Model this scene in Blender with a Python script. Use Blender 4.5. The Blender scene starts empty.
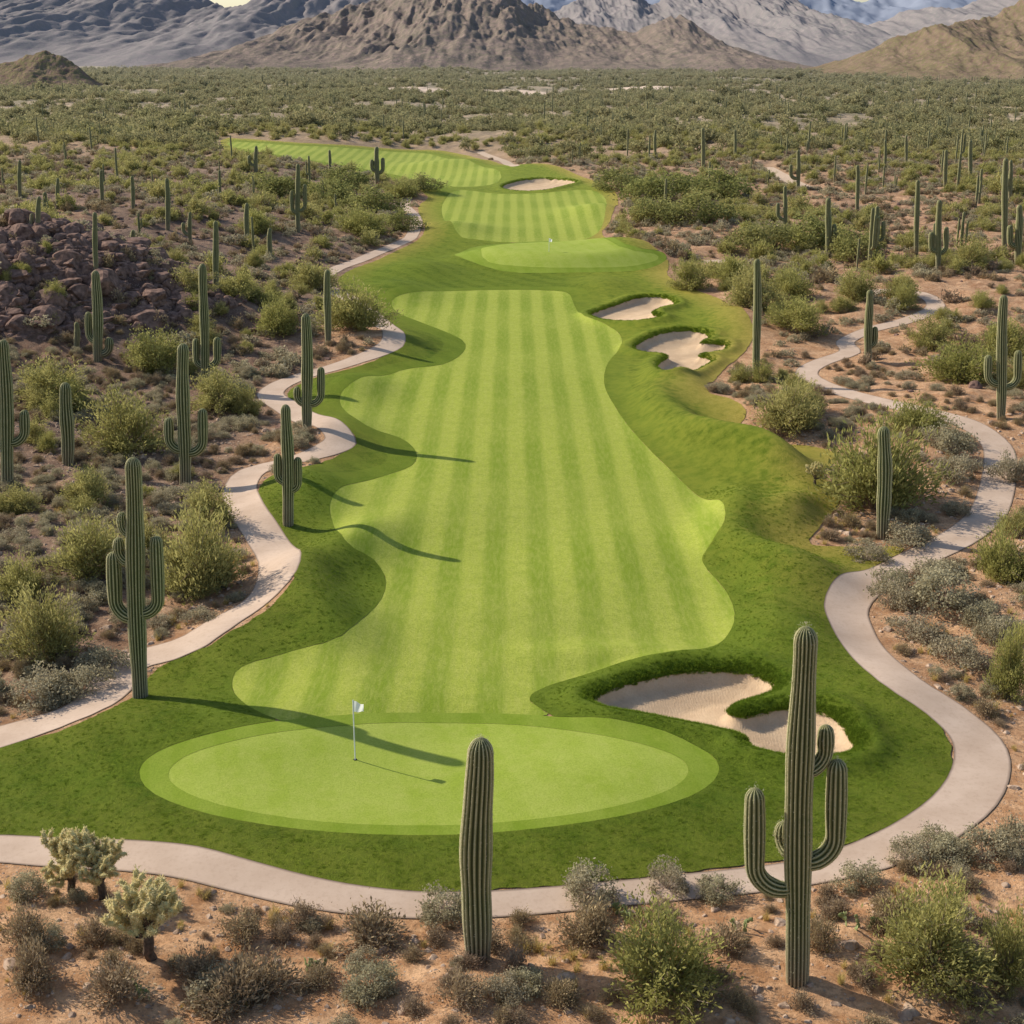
import bpy, bmesh, math, numpy as np
from mathutils import Vector
R=np.random.RandomState(7)
PITCH=math.radians(18.18); CP,SP=math.cos(PITCH),math.sin(PITCH); F=1422.2; CH=25.0
scene=bpy.context.scene
# ------------------------------------------------------------------ noise
_perm=np.random.RandomState(3).permutation(256).astype(np.int32); _perm=np.concatenate([_perm,_perm,_perm])
_ga=np.random.RandomState(4).rand(256)*2*math.pi; _gx=np.cos(_ga); _gy=np.sin(_ga)
def perlin(x,y):
    x=np.asarray(x,float); y=np.asarray(y,float)
    xi=np.floor(x).astype(np.int64); yi=np.floor(y).astype(np.int64); fx=x-xi; fy=y-yi
    u=fx*fx*fx*(fx*(fx*6-15)+10); v=fy*fy*fy*(fy*(fy*6-15)+10)
    def g(ix,iy,dx,dy):
        h=_perm[_perm[ix&255]+(iy&255)]; return _gx[h]*dx+_gy[h]*dy
    a=g(xi,yi,fx,fy); b=g(xi+1,yi,fx-1,fy); c=g(xi,yi+1,fx,fy-1); d=g(xi+1,yi+1,fx-1,fy-1)
    return (a+(b-a)*u)*(1-v)+(c+(d-c)*u)*v
def fbm(x,y,o=4,g=0.5):
    s=0;a=1
    for i in range(o):
        s=s+a*perlin(x*2**i+17.3*i,y*2**i-9.1*i); a*=g
    return s
def ridged(x,y,o=5,g=0.5):
    s=0;a=1;t=0
    for i in range(o):
        s=s+a*(1-np.abs(perlin(x*2**i+31.7*i,y*2**i+5.3*i))*2)**1.0; t+=a; a*=g
    return s/t
def sst(a,b,x):
    t=np.clip((x-a)/(b-a),0,1); return t*t*(3-2*t)
# ------------------------------------------------------------------ survey (photogrammetric ground plan)
def raydir(u,v):
    dx=(u-512)/F; dv=(512-v)/F
    return dx, CP+dv*SP, -SP+dv*CP
def flat(u,v,z=0.0):
    dx,dy,dz=raydir(u,v); t=(z-CH)/dz
    return dx*t, dy*t
MOUNDS=[]
def mound(u,v,rx,ry,h,rot=0.0,plate=False):
    x,y=flat(u,v); MOUNDS.append((x,y,rx,ry,h,rot,plate))
mound(430,778,12.5,8.5,0.55,0,True); mound(280,760,3.5,2.5,0.22); mound(560,790,4,2.5,0.2); mound(450,740,3,2,-0.12)
mound(562,262,13,9,1.7,0,True)
mound(310,618,2.4,7,1.4,0.35); mound(345,560,2.2,6,1.1,-.3); mound(300,500,2.8,6,1.3); mound(240,650,3.4,4,1.1)
mound(380,350,4.5,7,1.2); mound(350,395,3.4,6,1.3); mound(330,440,3.2,6,1.1)
mound(690,440,1.9,8,1.4,0.12); mound(735,462,1.8,5,1.4,.5); mound(775,478,2.4,5,1.5,.3); mound(680,395,3,7,1.5,.1); mound(735,520,1.9,5,1.5,-.2); mound(790,520,2.0,3.5,1.4,-.4); mound(755,565,2,5,1.2,.4)
mound(805,590,3.2,3.4,1.1,-.4); mound(790,640,2.6,4,1.0); mound(880,700,4,4,0.8); mound(640,662,6,1.6,0.55); mound(760,420,3,5,1.2,.4)
mound(655,325,5,9,1.1); mound(740,330,3.4,8,1.5); mound(600,290,4,7,0.9); mound(655,415,1.6,7,0.8)
mound(420,275,5,8,1.2); mound(450,235,6,10,1.3); mound(600,215,6,12,1.6); mound(130,740,5,3.5,0.7); mound(395,300,4,7,1.1)
mound(420,195,6,12,1.6); mound(540,172,14,14,1.8); mound(450,165,14,14,1.6); mound(640,255,7,8,1.2)
mound(500,400,7,12,.35,.3); mound(440,520,6,8,.35); mound(600,560,5,8,.4,-.3); mound(470,620,6,5,.3)
mound(20,342,19,13,5.2,0.1); mound(-140,300,40,26,5.0); mound(120,330,12,10,2.0); mound(60,235,40,24,3.0); mound(210,250,20,18,1.6)
mound(60,560,9,10,1.0); mound(960,420,10,10,0.8); mound(880,470,8,8,0.6); mound(950,300,24,20,1.8); mound(720,235,16,16,1.5)
mound(1000,620,7,6,0.6)
def h0(x,y):
    x=np.asarray(x,float); y=np.asarray(y,float)
    z=0.22*fbm(x/16,y/16,2)+ 2.4*sst(0,34,-x-21)+1.2*sst(0,40,x-34)
    z=z+ (fbm(x/90+5,y/90,2)*3.0)*sst(160,420,y)
    for (cx,cy,rx,ry,h,ro,pl) in MOUNDS:
        dx=x-cx; dy=y-cy; c,s=math.cos(ro),math.sin(ro)
        a=((dx*c+dy*s)/rx)**2+((-dx*s+dy*c)/ry)**2
        z=z+ (h*(1-sst(0.55,1.25,np.sqrt(a))) if pl else h*np.exp(-a*1.3))
    return z
def survey(u,v):
    z=0.0
    for i in range(40):
        x,y=flat(u,v,z); z=0.5*z+0.5*float(h0(x,y))
    return x,y
def spl(pts,closed=True,n=3,lin=False):
    P=np.array([survey(*p[:2]) for p in pts]); N=len(P); out=[]
    W=np.array([p[2] if len(p)>2 else 1.0 for p in pts]); ow=[]
    rng=range(N if closed else N-1)
    for i in rng:
        if closed: a,b,c,d=P[(i-1)%N],P[i],P[(i+1)%N],P[(i+2)%N]; wa,wb=W[i],W[(i+1)%N]
        else: a,b,c,d=P[max(i-1,0)],P[i],P[i+1],P[min(i+2,N-1)]; wa,wb=W[i],W[i+1]
        for k in range(n):
            t=k/n
            out.append(0.5*((2*b)+(-a+c)*t+(2*a-5*b+4*c-d)*t*t+(-a+3*b-3*c+d)*t**3)); ow.append(wa+(wb-wa)*t)
    if not closed: out.append(P[-1]); ow.append(W[-1])
    return np.array(out),np.array(ow)
TURF=[(-60,752),(0,745),(60,732),(105,712),(137,694),(157,668),(210,646),(262,614),(292,582),(296,558),(280,535),(262,512),(258,492),(270,477),(300,468),(340,455),(357,443),(350,430),(330,418),(300,405),(287,394),(310,380),(350,369),(385,356),(402,343),(402,332),(385,318),(362,300),(338,284),(347,272),(378,260),(403,248),(420,238),(425,225),(418,208),(428,198),(418,188),(385,180),(345,170),(290,161),(235,154),(222,146),(228,138),(300,143),(370,147),(430,150),(470,156),(500,164),(560,167),(592,180),(614,190),(618,205),(610,222),(603,236),(650,244),(668,258),(668,276),(690,288),(722,300),(748,316),(754,332),(745,352),(722,372),(706,388),(728,398),(746,412),(738,430),(757,444),(800,445),(838,455),(822,472),(840,500),(818,528),(812,545),(860,547),(905,549),(872,568),(838,588),(829,612),(842,645),(895,688),(938,724),(952,755),(944,790),(918,813),(880,832),(840,846),(780,860),(700,871),(610,881),(520,889),(430,893),(360,888),(300,878),(240,862),(180,850),(100,842),(0,836),(-60,832)]
FAIR=[(232,684),(242,667),(290,652),(342,636),(376,607),(386,582),(374,560),(345,541),(332,521),(331,500),(348,485),(385,476),(412,466),(416,452),(400,438),(365,425),(345,411),(340,396),(355,381),(400,371),(442,365),(463,353),(462,340),(430,326),(398,313),(392,301),(410,293),(460,291),(520,290),(565,292),(574,305),(584,319),(615,330),(622,345),(608,363),(604,382),(612,402),(640,440),(680,480),(718,500),(725,520),(710,545),(702,562),(725,590),(735,615),(724,640),(688,655),(620,666),(570,680),(540,690),(530,702),(560,730),(430,745),(300,725),(258,712),(238,698)]
FAIR2=[(442,214),(445,200),(462,190),(500,194),(545,193),(590,190),(606,200),(604,220),(590,238),(540,243),(480,240),(455,230)]
FAIR3=[(232,147),(236,142),(300,146),(370,150),(430,154),(470,161),(500,172),(490,185),(440,186),(400,176),(350,166),(290,157)]
GREEN=[(168,776),(185,757),(235,741),(310,729),(400,723),(490,724),(570,731),(640,744),(682,760),(686,778),(655,796),(590,812),(500,823),(410,826),(320,822),(240,810),(188,794)]
COLLAR=[(139,772),(158,752),(215,733),(300,719),(400,713),(500,714),(590,721),(665,735),(710,755),(718,775),(690,797),(620,817),(520,831),(410,836),(300,830),(210,815),(155,795)]
GREEN2=[(482,257),(490,250),(520,245),(570,244),(620,247),(655,254),(655,261),(625,267),(570,268),(515,266)]
COLLAR2=[(455,256),(470,248),(515,243),(570,242),(625,244),(662,252),(664,262),(635,271),(570,273),(500,271)]
B1=[(592,702),(612,690),(650,680),(690,673),(740,673),(768,681),(775,691),(758,699),(736,706),(729,713),(742,718),(775,711),(812,711),(838,722),(850,738),(856,750),(832,758),(790,758),(752,750),(745,739),(715,731),(680,724),(640,716),(610,711)]
B2=[(592,314),(618,305),(640,298),(668,299),(674,306),(652,313),(660,318),(640,322),(612,322),(597,319)]
B3=[(634,348),(655,336),(690,331),(710,337),(700,344),(724,345),(722,352),(698,356),(712,361),(700,369),(668,373),(658,366),(668,357),(645,354)]
B4=[(502,188),(515,182),(545,179),(576,182),(562,187),(545,191),(520,192)]
POL={k:spl(v)[0] for k,v in dict(turf=TURF,fair=FAIR,fair2=FAIR2,fair3=FAIR3,green=GREEN,collar=COLLAR,green2=GREEN2,collar2=COLLAR2,b1=B1,b2=B2,b3=B3,b4=B4).items()}
PL=[(-60,752,.9),(0,737,1.),(75,713,1.),(108,690,1.),(132,662,1.),(195,640,1.),(248,607,1.),(275,578,1.05),(279,556,1.05),(262,532,1.05),(246,510,1.),(240,490,1.),(254,471,1.),(300,459,1.),(332,447,1.),(340,436,1.),(318,420,1.),(286,407,1.),(270,394,1.),(292,380,1.),(342,365,1.),(380,351,1.),(394,339,1.),(388,328,1.),(366,310,.9),(335,292,.9),(322,280,.9),(338,268,.9),(372,255,.9),(398,244,.9),(414,232,.9),(416,218,.9),(405,206,.9),(408,198,.9)]
PR=[(-80,846,.8),(0,849,.8),(60,853,.8),(130,856,.8),(185,862,.8),(240,876,.75),(300,891,.7),(360,901,.65),(430,906,.6),(520,903,.6),(620,894,.6),(720,884,.65),(800,874,.7),(870,856,.85),(930,828,.95),(968,797,1.),(982,765,1.),(975,738,1.),(945,710,1.),(900,680,1.),(865,650,1.),(850,625,1.),(847,603,1.),(868,582,1.),(910,562,1.),(955,540,1.),(985,517,1.),(996,492,1.),(1000,465,1.),(996,445,1.),(970,425,1.),(925,412,1.),(880,402,1.),(830,388,1.),(806,374,.9),(822,362,.9),(850,352,.9),(845,342,.8),(870,330,.8),(915,318,.9),(936,306,.9),(920,294,.8),(880,291,.8),(862,298,.8)]
PT=[[(705,262,.8),(730,262,1.2),(745,270,1.),(770,272,.8)],[(768,168,1.3),(785,178,1.6),(800,185,1.4),(815,190,1)],[(480,152,1),(500,160,1.4),(515,166,1)]]
PATHS=[spl(PL,False),spl(PR,False)]+[spl(p,False) for p in PT]
LIM=9.0
def _bb(x,y,P,m=LIM):
    return np.where((x>P[:,0].min()-m)&(x<P[:,0].max()+m)&(y>P[:,1].min()-m)&(y<P[:,1].max()+m))[0]
def sd_poly(x,y,P):
    out=np.full(x.shape,-LIM,np.float32); ids=_bb(x,y,P)
    if len(ids)==0: return out
    px=x[ids].astype(np.float32); py=y[ids].astype(np.float32); d=np.full(px.shape,1e9,np.float32); ins=np.zeros(px.shape,bool)
    Q=np.roll(P,-1,0)
    for (ax,ay),(bx,by) in zip(P.astype(np.float32),Q.astype(np.float32)):
        ex=bx-ax; ey=by-ay; l=ex*ex+ey*ey+1e-12; wx=px-ax; wy=py-ay
        t=np.clip((wx*ex+wy*ey)/l,0,1); qx=wx-ex*t; qy=wy-ey*t; np.minimum(d,qx*qx+qy*qy,out=d)
        if ay!=by:
            c=((ay>py)!=(by>py)); c&=(px<(bx-ax)*(py-ay)/(by-ay)+ax); ins^=c
    d=np.sqrt(d); out[ids]=np.maximum(np.where(ins,d,-d),-LIM); return out
def sd_path(x,y,PW):
    P,W=PW; out=np.full(x.shape,-LIM,np.float32); ids=_bb(x,y,P)
    if len(ids)==0: return out
    px=x[ids].astype(np.float32); py=y[ids].astype(np.float32); d=np.full(px.shape,-1e9,np.float32)
    for i in range(len(P)-1):
        ax,ay=P[i]; bx,by=P[i+1]; ex=bx-ax; ey=by-ay; l=ex*ex+ey*ey+1e-12; wx=px-ax; wy=py-ay
        t=np.clip((wx*ex+wy*ey)/l,0,1); qx=wx-ex*t; qy=wy-ey*t
        np.maximum(d,(W[i]+(W[i+1]-W[i])*t-np.sqrt(qx*qx+qy*qy)).astype(np.float32),out=d)
    out[ids]=np.maximum(d,-LIM); return out
def fields(x,y):
    f={k:sd_poly(x,y,P) for k,P in POL.items()}
    f['bunk']=np.maximum.reduce([f['b1'],f['b2'],f['b3'],f['b4']])
    f['pl']=sd_path(x,y,PATHS[0]); f['pr']=sd_path(x,y,PATHS[1]); f['pt']=np.maximum.reduce([sd_path(x,y,p) for p in PATHS[2:]])
    f['path']=np.maximum.reduce([f['pl'],f['pr'],f['pt']])
    return f
def height(x,y,f):
    z=h0(x,y)
    b=f['bunk']; z=z-0.42*sst(-0.15,0.35,b)-0.30*sst(0.2,2.2,b)+0.36*np.exp(-((b+0.7)/0.65)**2)
    m=sst(0.2,3.5,-np.maximum(f['turf'],f['path']))
    z=z+m*(0.45*fbm(x/6,y/6,3)+0.12*fbm(x/1.1,y/1.1,2)+0.25)*(1+0.5*sst(100,300,y))-0.0
    k=np.exp(-(((x+44)/20)**2+((y-124)/15)**2))
    z=z+m*k*1.3*np.abs(fbm(x/2.8,y/2.8,3))
    return z
# ------------------------------------------------------------------ mesh helper
def mk(name,V,faces,mats=(),midx=None,attrs=None,smooth=True,link=True,loc=None):
    me=bpy.data.meshes.new(name); V=np.asarray(V,np.float32)
    faces=[np.asarray(f,np.int32) for f in faces if len(f)]
    nl=sum(f.size for f in faces); nf=sum(len(f) for f in faces)
    me.vertices.add(len(V)); me.vertices.foreach_set('co',V.ravel())
    me.loops.add(nl); me.loops.foreach_set('vertex_index',np.concatenate([f.ravel() for f in faces]))
    tot=np.concatenate([np.full(len(f),f.shape[1],np.int32) for f in faces]); st=np.concatenate([[0],np.cumsum(tot)[:-1]]).astype(np.int32)
    me.polygons.add(nf); me.polygons.foreach_set('loop_start',st)
    for m in mats: me.materials.append(m)
    if midx is not None: me.polygons.foreach_set('material_index',np.asarray(midx,np.int32))
    me.polygons.foreach_set('use_smooth',np.full(nf,bool(smooth)))
    for k,(dom,a) in (attrs or {}).items():
        at=me.attributes.new(k,'FLOAT',dom); at.data.foreach_set('value',np.asarray(a,np.float32))
    me.update(calc_edges=True)
    ob=bpy.data.objects.new(name,me)
    if link: scene.collection.objects.link(ob)
    if loc is not None: ob.location=loc
    return ob
# ------------------------------------------------------------------ material helper
class NT:
    def __init__(s,name):
        s.m=bpy.data.materials.new(name); s.m.use_nodes=True; s.t=s.m.node_tree; s.t.nodes.clear(); s.out=s.n('ShaderNodeOutputMaterial')
    def n(s,ty,**k):
        a=s.t.nodes.new(ty)
        for q,v in k.items(): setattr(a,q,v)
        return a
    def l(s,a,b): s.t.links.new(a,b)
    def set(s,sock,v):
        if hasattr(v,'is_output'): s.l(v,sock)
        else:
            if isinstance(v,tuple) and len(v)==3 and sock.type=='RGBA': v=(*v,1)
            sock.default_value=v
    def math(s,op,a,b=0.0,c=None,clamp=False):
        n=s.n('ShaderNodeMath',operation=op,use_clamp=clamp); s.set(n.inputs[0],a); s.set(n.inputs[1],b)
        if c is not None: s.set(n.inputs[2],c)
        return n.outputs[0]
    def mix(s,f,a,b,bt='MIX'):
        n=s.n('ShaderNodeMix',data_type='RGBA',blend_type=bt); s.set(n.inputs[0],f); s.set(n.inputs[6],a); s.set(n.inputs[7],b); return n.outputs[2]
    def noise(s,sc,det=3,rough=.55,vec=None,dist=0):
        n=s.n('ShaderNodeTexNoise'); n.inputs['Scale'].default_value=sc; n.inputs['Detail'].default_value=det; n.inputs['Roughness'].default_value=rough; n.inputs['Distortion'].default_value=dist
        s.l(vec if vec is not None else s.pos(),n.inputs['Vector']); return n.outputs[0]
    def vor(s,sc,vec=None):
        n=s.n('ShaderNodeTexVoronoi'); n.inputs['Scale'].default_value=sc; s.l(vec if vec is not None else s.pos(),n.inputs['Vector']); return n
    def pos(s):
        if not hasattr(s,'_p'): s._p=s.n('ShaderNodeNewGeometry').outputs['Position']
        return s._p
    def scaled(s,v):
        m=s.n('ShaderNodeVectorMath',operation='MULTIPLY'); s.l(s.pos(),m.inputs[0]); m.inputs[1].default_value=v; return m.outputs[0]
    def xyz(s):
        if not hasattr(s,'_x'): s._x=s.n('ShaderNodeSeparateXYZ'); s.l(s.pos(),s._x.inputs[0])
        return s._x.outputs
    def mr(s,v,a,b,c=0.,d=1.,sm=False):
        n=s.n('ShaderNodeMapRange'); n.interpolation_type='SMOOTHSTEP' if sm else 'LINEAR'
        s.set(n.inputs[0],v)
        for i,q in enumerate((a,b,c,d)): n.inputs[i+1].default_value=q
        return n.outputs[0]
    def attr(s,nm): return s.n('ShaderNodeAttribute',attribute_name=nm).outputs['Fac']
    def bump(s,h,st=.5,d=.05):
        n=s.n('ShaderNodeBump'); n.inputs['Strength'].default_value=st; n.inputs['Distance'].default_value=d; s.l(h,n.inputs['Height']); return n.outputs[0]
    def haze(s,col,mx=.38,a=150,b=1400,hc=(.46,.435,.385)):  # aerial haze painted into the base colour, growing with world Y
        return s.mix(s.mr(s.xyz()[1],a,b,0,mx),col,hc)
    def princ(s,col,rough=.9,nrm=None,spec=.15):
        b=s.n('ShaderNodeBsdfPrincipled'); s.set(b.inputs['Base Color'],col); s.set(b.inputs['Roughness'],rough); b.inputs['Specular IOR Level'].default_value=spec
        if nrm is not None: s.l(nrm,b.inputs['Normal'])
        s.l(b.outputs[0],s.out.inputs[0]); return s.m
    def leaf(s,col,tr=.3):
        d=s.n('ShaderNodeBsdfDiffuse'); t=s.n('ShaderNodeBsdfTranslucent'); s.set(d.inputs[0],col); s.set(t.inputs[0],col)
        m=s.n('ShaderNodeMixShader'); m.inputs[0].default_value=tr; s.l(d.outputs[0],m.inputs[1]); s.l(t.outputs[0],m.inputs[2]); s.l(m.outputs[0],s.out.inputs[0]); return s.m
def leafmat(name,dark,light,alt,tr=.4,hz=.40):
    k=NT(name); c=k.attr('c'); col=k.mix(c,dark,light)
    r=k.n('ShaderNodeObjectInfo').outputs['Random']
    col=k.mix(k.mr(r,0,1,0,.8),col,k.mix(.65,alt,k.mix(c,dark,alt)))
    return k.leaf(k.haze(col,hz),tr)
def plain(name,a,b,sc=20,rough=.85,bs=.3,hz=.3):
    k=NT(name); n=k.noise(sc,4); return k.princ(k.haze(k.mix(k.mr(n,.3,.7),a,b),hz),rough,k.bump(n,bs,.02))
def mat_ground():
    k=NT('desert_soil'); dk=k.attr('dk'); fa=k.attr('fa')
    n1=k.noise(.12,4); n2=k.noise(.9,5,.7); n3=k.noise(6,5,.8); n4=k.noise(40,3,.7)
    sand=k.mix(k.mr(n2,.38,.62),(.50,.255,.12),(.80,.49,.275)); sand=k.mix(k.mr(n3,.46,.62,0,.7),sand,(.32,.175,.095))
    dark=k.mix(k.mr(n2,.35,.65),(.17,.105,.075),(.38,.255,.175)); dark=k.mix(k.mr(n3,.45,.62,0,.65),dark,(.095,.063,.05))
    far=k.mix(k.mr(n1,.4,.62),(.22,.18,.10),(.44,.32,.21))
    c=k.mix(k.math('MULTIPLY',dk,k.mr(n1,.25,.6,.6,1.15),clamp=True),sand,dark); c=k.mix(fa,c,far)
    c=k.mix(k.math('MULTIPLY',k.attr('rk'),k.mr(n2,.3,.6,.5,1)),c,(.10,.060,.050)); c=k.mix(k.attr('clr'),c,(.75,.56,.42))
    v=k.vor(7); st=k.math('LESS_THAN',v.outputs['Distance'],.24); rnd=k.n('ShaderNodeSeparateColor'); k.l(v.outputs['Color'],rnd.inputs[0])
    sel=k.math('MULTIPLY',st,k.math('GREATER_THAN',rnd.outputs[0],.45))
    c=k.mix(k.math('MULTIPLY',sel,.8),c,k.mix(rnd.outputs[1],(.15,.095,.07),(.60,.46,.35)))
    h=k.math('ADD',k.math('MULTIPLY',n3,.8),k.math('ADD',k.math('MULTIPLY',sel,.5),k.math('MULTIPLY',n4,.3)))
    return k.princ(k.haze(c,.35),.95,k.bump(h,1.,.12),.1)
def mat_rough():
    k=NT('rough_turf'); n1=k.noise(.25,3); n2=k.noise(1.6,4,.65); n3=k.noise(7,5,.8); n4=k.noise(40,2,.7)
    c=k.mix(k.mr(n1,.3,.7),(.090,.160,.010),(.175,.250,.018)); c=k.mix(k.mr(n2,.35,.7,0,.4),c,(.23,.285,.03)); c=k.mix(k.mr(n3,.38,.62,0,.65),c,(.040,.085,.005))
    x,y,_=k.xyz(); s=k.math('SINE',k.math('MULTIPLY',k.math('ADD',k.math('MULTIPLY',x,.8),k.math('MULTIPLY',y,.55)),2.6)); c=k.mix(k.mr(s,-.5,.5,0,.20,True),c,(.26,.335,.04))
    fd=k.attr('fd'); c=k.mix(k.mr(k.math('ADD',fd,k.math('MULTIPLY',n2,.2)),-1.9,-1.7,0,.40,True),c,(.22,.30,.03))
    dr=k.attr('dry'); c=k.mix(k.math('MULTIPLY',dr,k.mr(n2,.35,.6,.25,.85)),c,(.30,.33,.04))  # yellow-green painted in as sunlit highlights on the right-hand mounds
    td=k.attr('td'); dry=k.math('MULTIPLY',k.mr(k.math('ADD',td,k.math('MULTIPLY',n2,-4.5)),-3.0,1.6,1,0),dr,clamp=True)
    c=k.mix(dry,c,k.mix(k.mr(n3,.3,.7),(.40,.30,.05),(.60,.46,.13)))
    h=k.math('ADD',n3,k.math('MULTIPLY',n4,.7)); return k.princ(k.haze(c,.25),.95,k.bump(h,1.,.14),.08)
def mat_fair():
    k=NT('fairway_turf'); n1=k.noise(.3,3); n2=k.noise(1.6,4,.65); n3=k.noise(8,5,.8); n0=k.noise(.07,2); n5=k.noise(1,4,.7,k.scaled((5.5,.9,1)))
    x,y,_=k.xyz(); xx=k.math('ADD',x,k.math('ADD',k.math('MULTIPLY',n0,.35),k.math('MULTIPLY',n2,.22)))
    s=k.math('SINE',k.math('MULTIPLY',xx,math.pi/1.12)); s=k.mr(s,-.7,.7,0,1,True)
    s2=k.math('SINE',k.math('ADD',k.math('MULTIPLY',y,math.pi/9.5),k.math('MULTIPLY',n1,2.5)))
    s=k.math('MULTIPLY',s,k.mr(n1,.3,.6,.7,1.0))
    c=k.mix(s,(.215,.285,.026),(.42,.45,.075)); c=k.mix(k.mr(s2,-.6,.6,0,.25,True),c,(.43,.45,.085))
    c=k.mix(k.mr(n1,.35,.7,0,.3),c,(.22,.29,.03)); c=k.mix(k.mr(n5,.42,.62,0,.35),c,(.46,.45,.12)); c=k.mix(k.mr(n2,.42,.68,0,.3),c,(.20,.27,.03)); c=k.mix(k.mr(n3,.42,.62,0,.45),c,(.16,.22,.02))
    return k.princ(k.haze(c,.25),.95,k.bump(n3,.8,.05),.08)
def mat_green(nm,a,b,amp=.25):
    k=NT(nm); n1=k.noise(.4,3); n2=k.noise(2.2,4,.65); n3=k.noise(12,5,.8)
    x,y,_=k.xyz(); s=k.math('SINE',k.math('MULTIPLY',k.math('ADD',x,k.math('MULTIPLY',y,.25)),math.pi/.8))
    c=k.mix(k.mr(n1,.35,.65),a,b); c=k.mix(k.mr(s,-.4,.4,0,amp*.6,True),c,(.42,.46,.11)); c=k.mix(k.mr(n2,.45,.7,0,.35),c,(b[0]*1.25,b[1]*1.1,b[2]*1.6)); c=k.mix(k.mr(n3,.42,.64,0,.45),c,(a[0]*.6,a[1]*.65,a[2]*.5))
    return k.princ(k.haze(c,.25),.95,k.bump(n3,.6,.03),.08)
def mat_path():
    k=NT('concrete_path'); n1=k.noise(.6,4); n2=k.noise(6,5,.65); n3=k.noise(60,2)
    c=k.mix(k.mr(n1,.3,.7),(.48,.345,.25),(.60,.45,.34)); c=k.mix(k.mr(n2,.5,.75,0,.5),c,(.38,.26,.18)); c=k.mix(k.mr(n3,.4,.8,0,.3),c,(.66,.53,.42))
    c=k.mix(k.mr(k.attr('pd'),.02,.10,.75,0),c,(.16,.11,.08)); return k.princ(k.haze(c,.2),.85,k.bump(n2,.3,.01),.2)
def mat_sand():
    k=NT('bunker_sand'); n1=k.noise(1.0,3); n2=k.noise(9,5,.75); w=k.n('ShaderNodeTexWave'); w.inputs['Scale'].default_value=2.6; w.inputs['Distortion'].default_value=12; w.inputs['Detail'].default_value=2; w.inputs['Detail Scale'].default_value=.5; k.l(k.pos(),w.inputs[0])
    c=k.mix(k.mr(n1,.3,.7),(.54,.38,.24),(.65,.475,.305)); c=k.mix(k.mr(n2,.45,.75,0,.5),c,(.42,.285,.17))
    return k.princ(c,.95,k.bump(k.math('ADD',k.math('MULTIPLY',w.outputs[1],.18),k.math('MULTIPLY',n2,1.5)),.5,.04),.1)
M=dict(ground=mat_ground(),rough=mat_rough(),fair=mat_fair(),green=mat_green('green_turf',(.29,.365,.045),(.35,.41,.070)),collar=mat_green('collar_turf',(.185,.26,.022),(.235,.305,.034),.15),path=mat_path(),sand=mat_sand())
# ------------------------------------------------------------------ terrain grid
yr=np.concatenate([np.linspace(-15,20,20,endpoint=False),np.geomspace(20,1500,880,endpoint=False),np.geomspace(1500,12000,40)])
sc=np.concatenate([np.linspace(-1.4,-.46,45,endpoint=False),np.linspace(-.46,.46,600,endpoint=False),np.linspace(.46,1.4,46)])
ny,nx=len(yr),len(sc)
Y=np.repeat(yr[:,None],nx,1); X=sc[None,:]*(np.maximum(Y,0)+22); gx=X.ravel(); gy=Y.ravel()
fl=fields(gx,gy); gz=height(gx,gy,fl)
V=np.stack([gx,gy,gz],1)
I=np.arange(ny*nx).reshape(ny,nx); a,b,c,d=I[:-1,:-1].ravel(),I[:-1,1:].ravel(),I[1:,1:].ravel(),I[1:,:-1].ravel()
T=np.concatenate([np.stack([a,b,c],1),np.stack([a,c,d],1)])
dk=sst(2,-9,gx+12)*sst(38,62,gy)*(1-sst(260,420,gy)); dk=np.maximum(dk,.5*sst(90,160,gy)); dk=np.maximum(dk,.22*sst(44,50,gy))
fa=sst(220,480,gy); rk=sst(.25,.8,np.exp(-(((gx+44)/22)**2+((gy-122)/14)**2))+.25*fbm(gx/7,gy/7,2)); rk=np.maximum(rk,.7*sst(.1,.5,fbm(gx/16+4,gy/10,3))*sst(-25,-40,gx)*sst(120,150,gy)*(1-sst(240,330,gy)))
def clear(x,y):
    o=np.zeros_like(x)
    for u,v,rx,ry in ((400,95,30,50),(515,94,22,36),(640,92,24,36)):
        cx,cy=flat(u,v); o=np.maximum(o,1-sst(.7,1.2,np.sqrt(((x-cx)/rx)**2+((y-cy)/ry)**2)))
    return o
clr=clear(gx,gy)
mk('ground',V,[T],[M['ground']],attrs=dict(dk=('POINT',dk),fa=('POINT',fa),clr=('POINT',clr),rk=('POINT',rk)))
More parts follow.
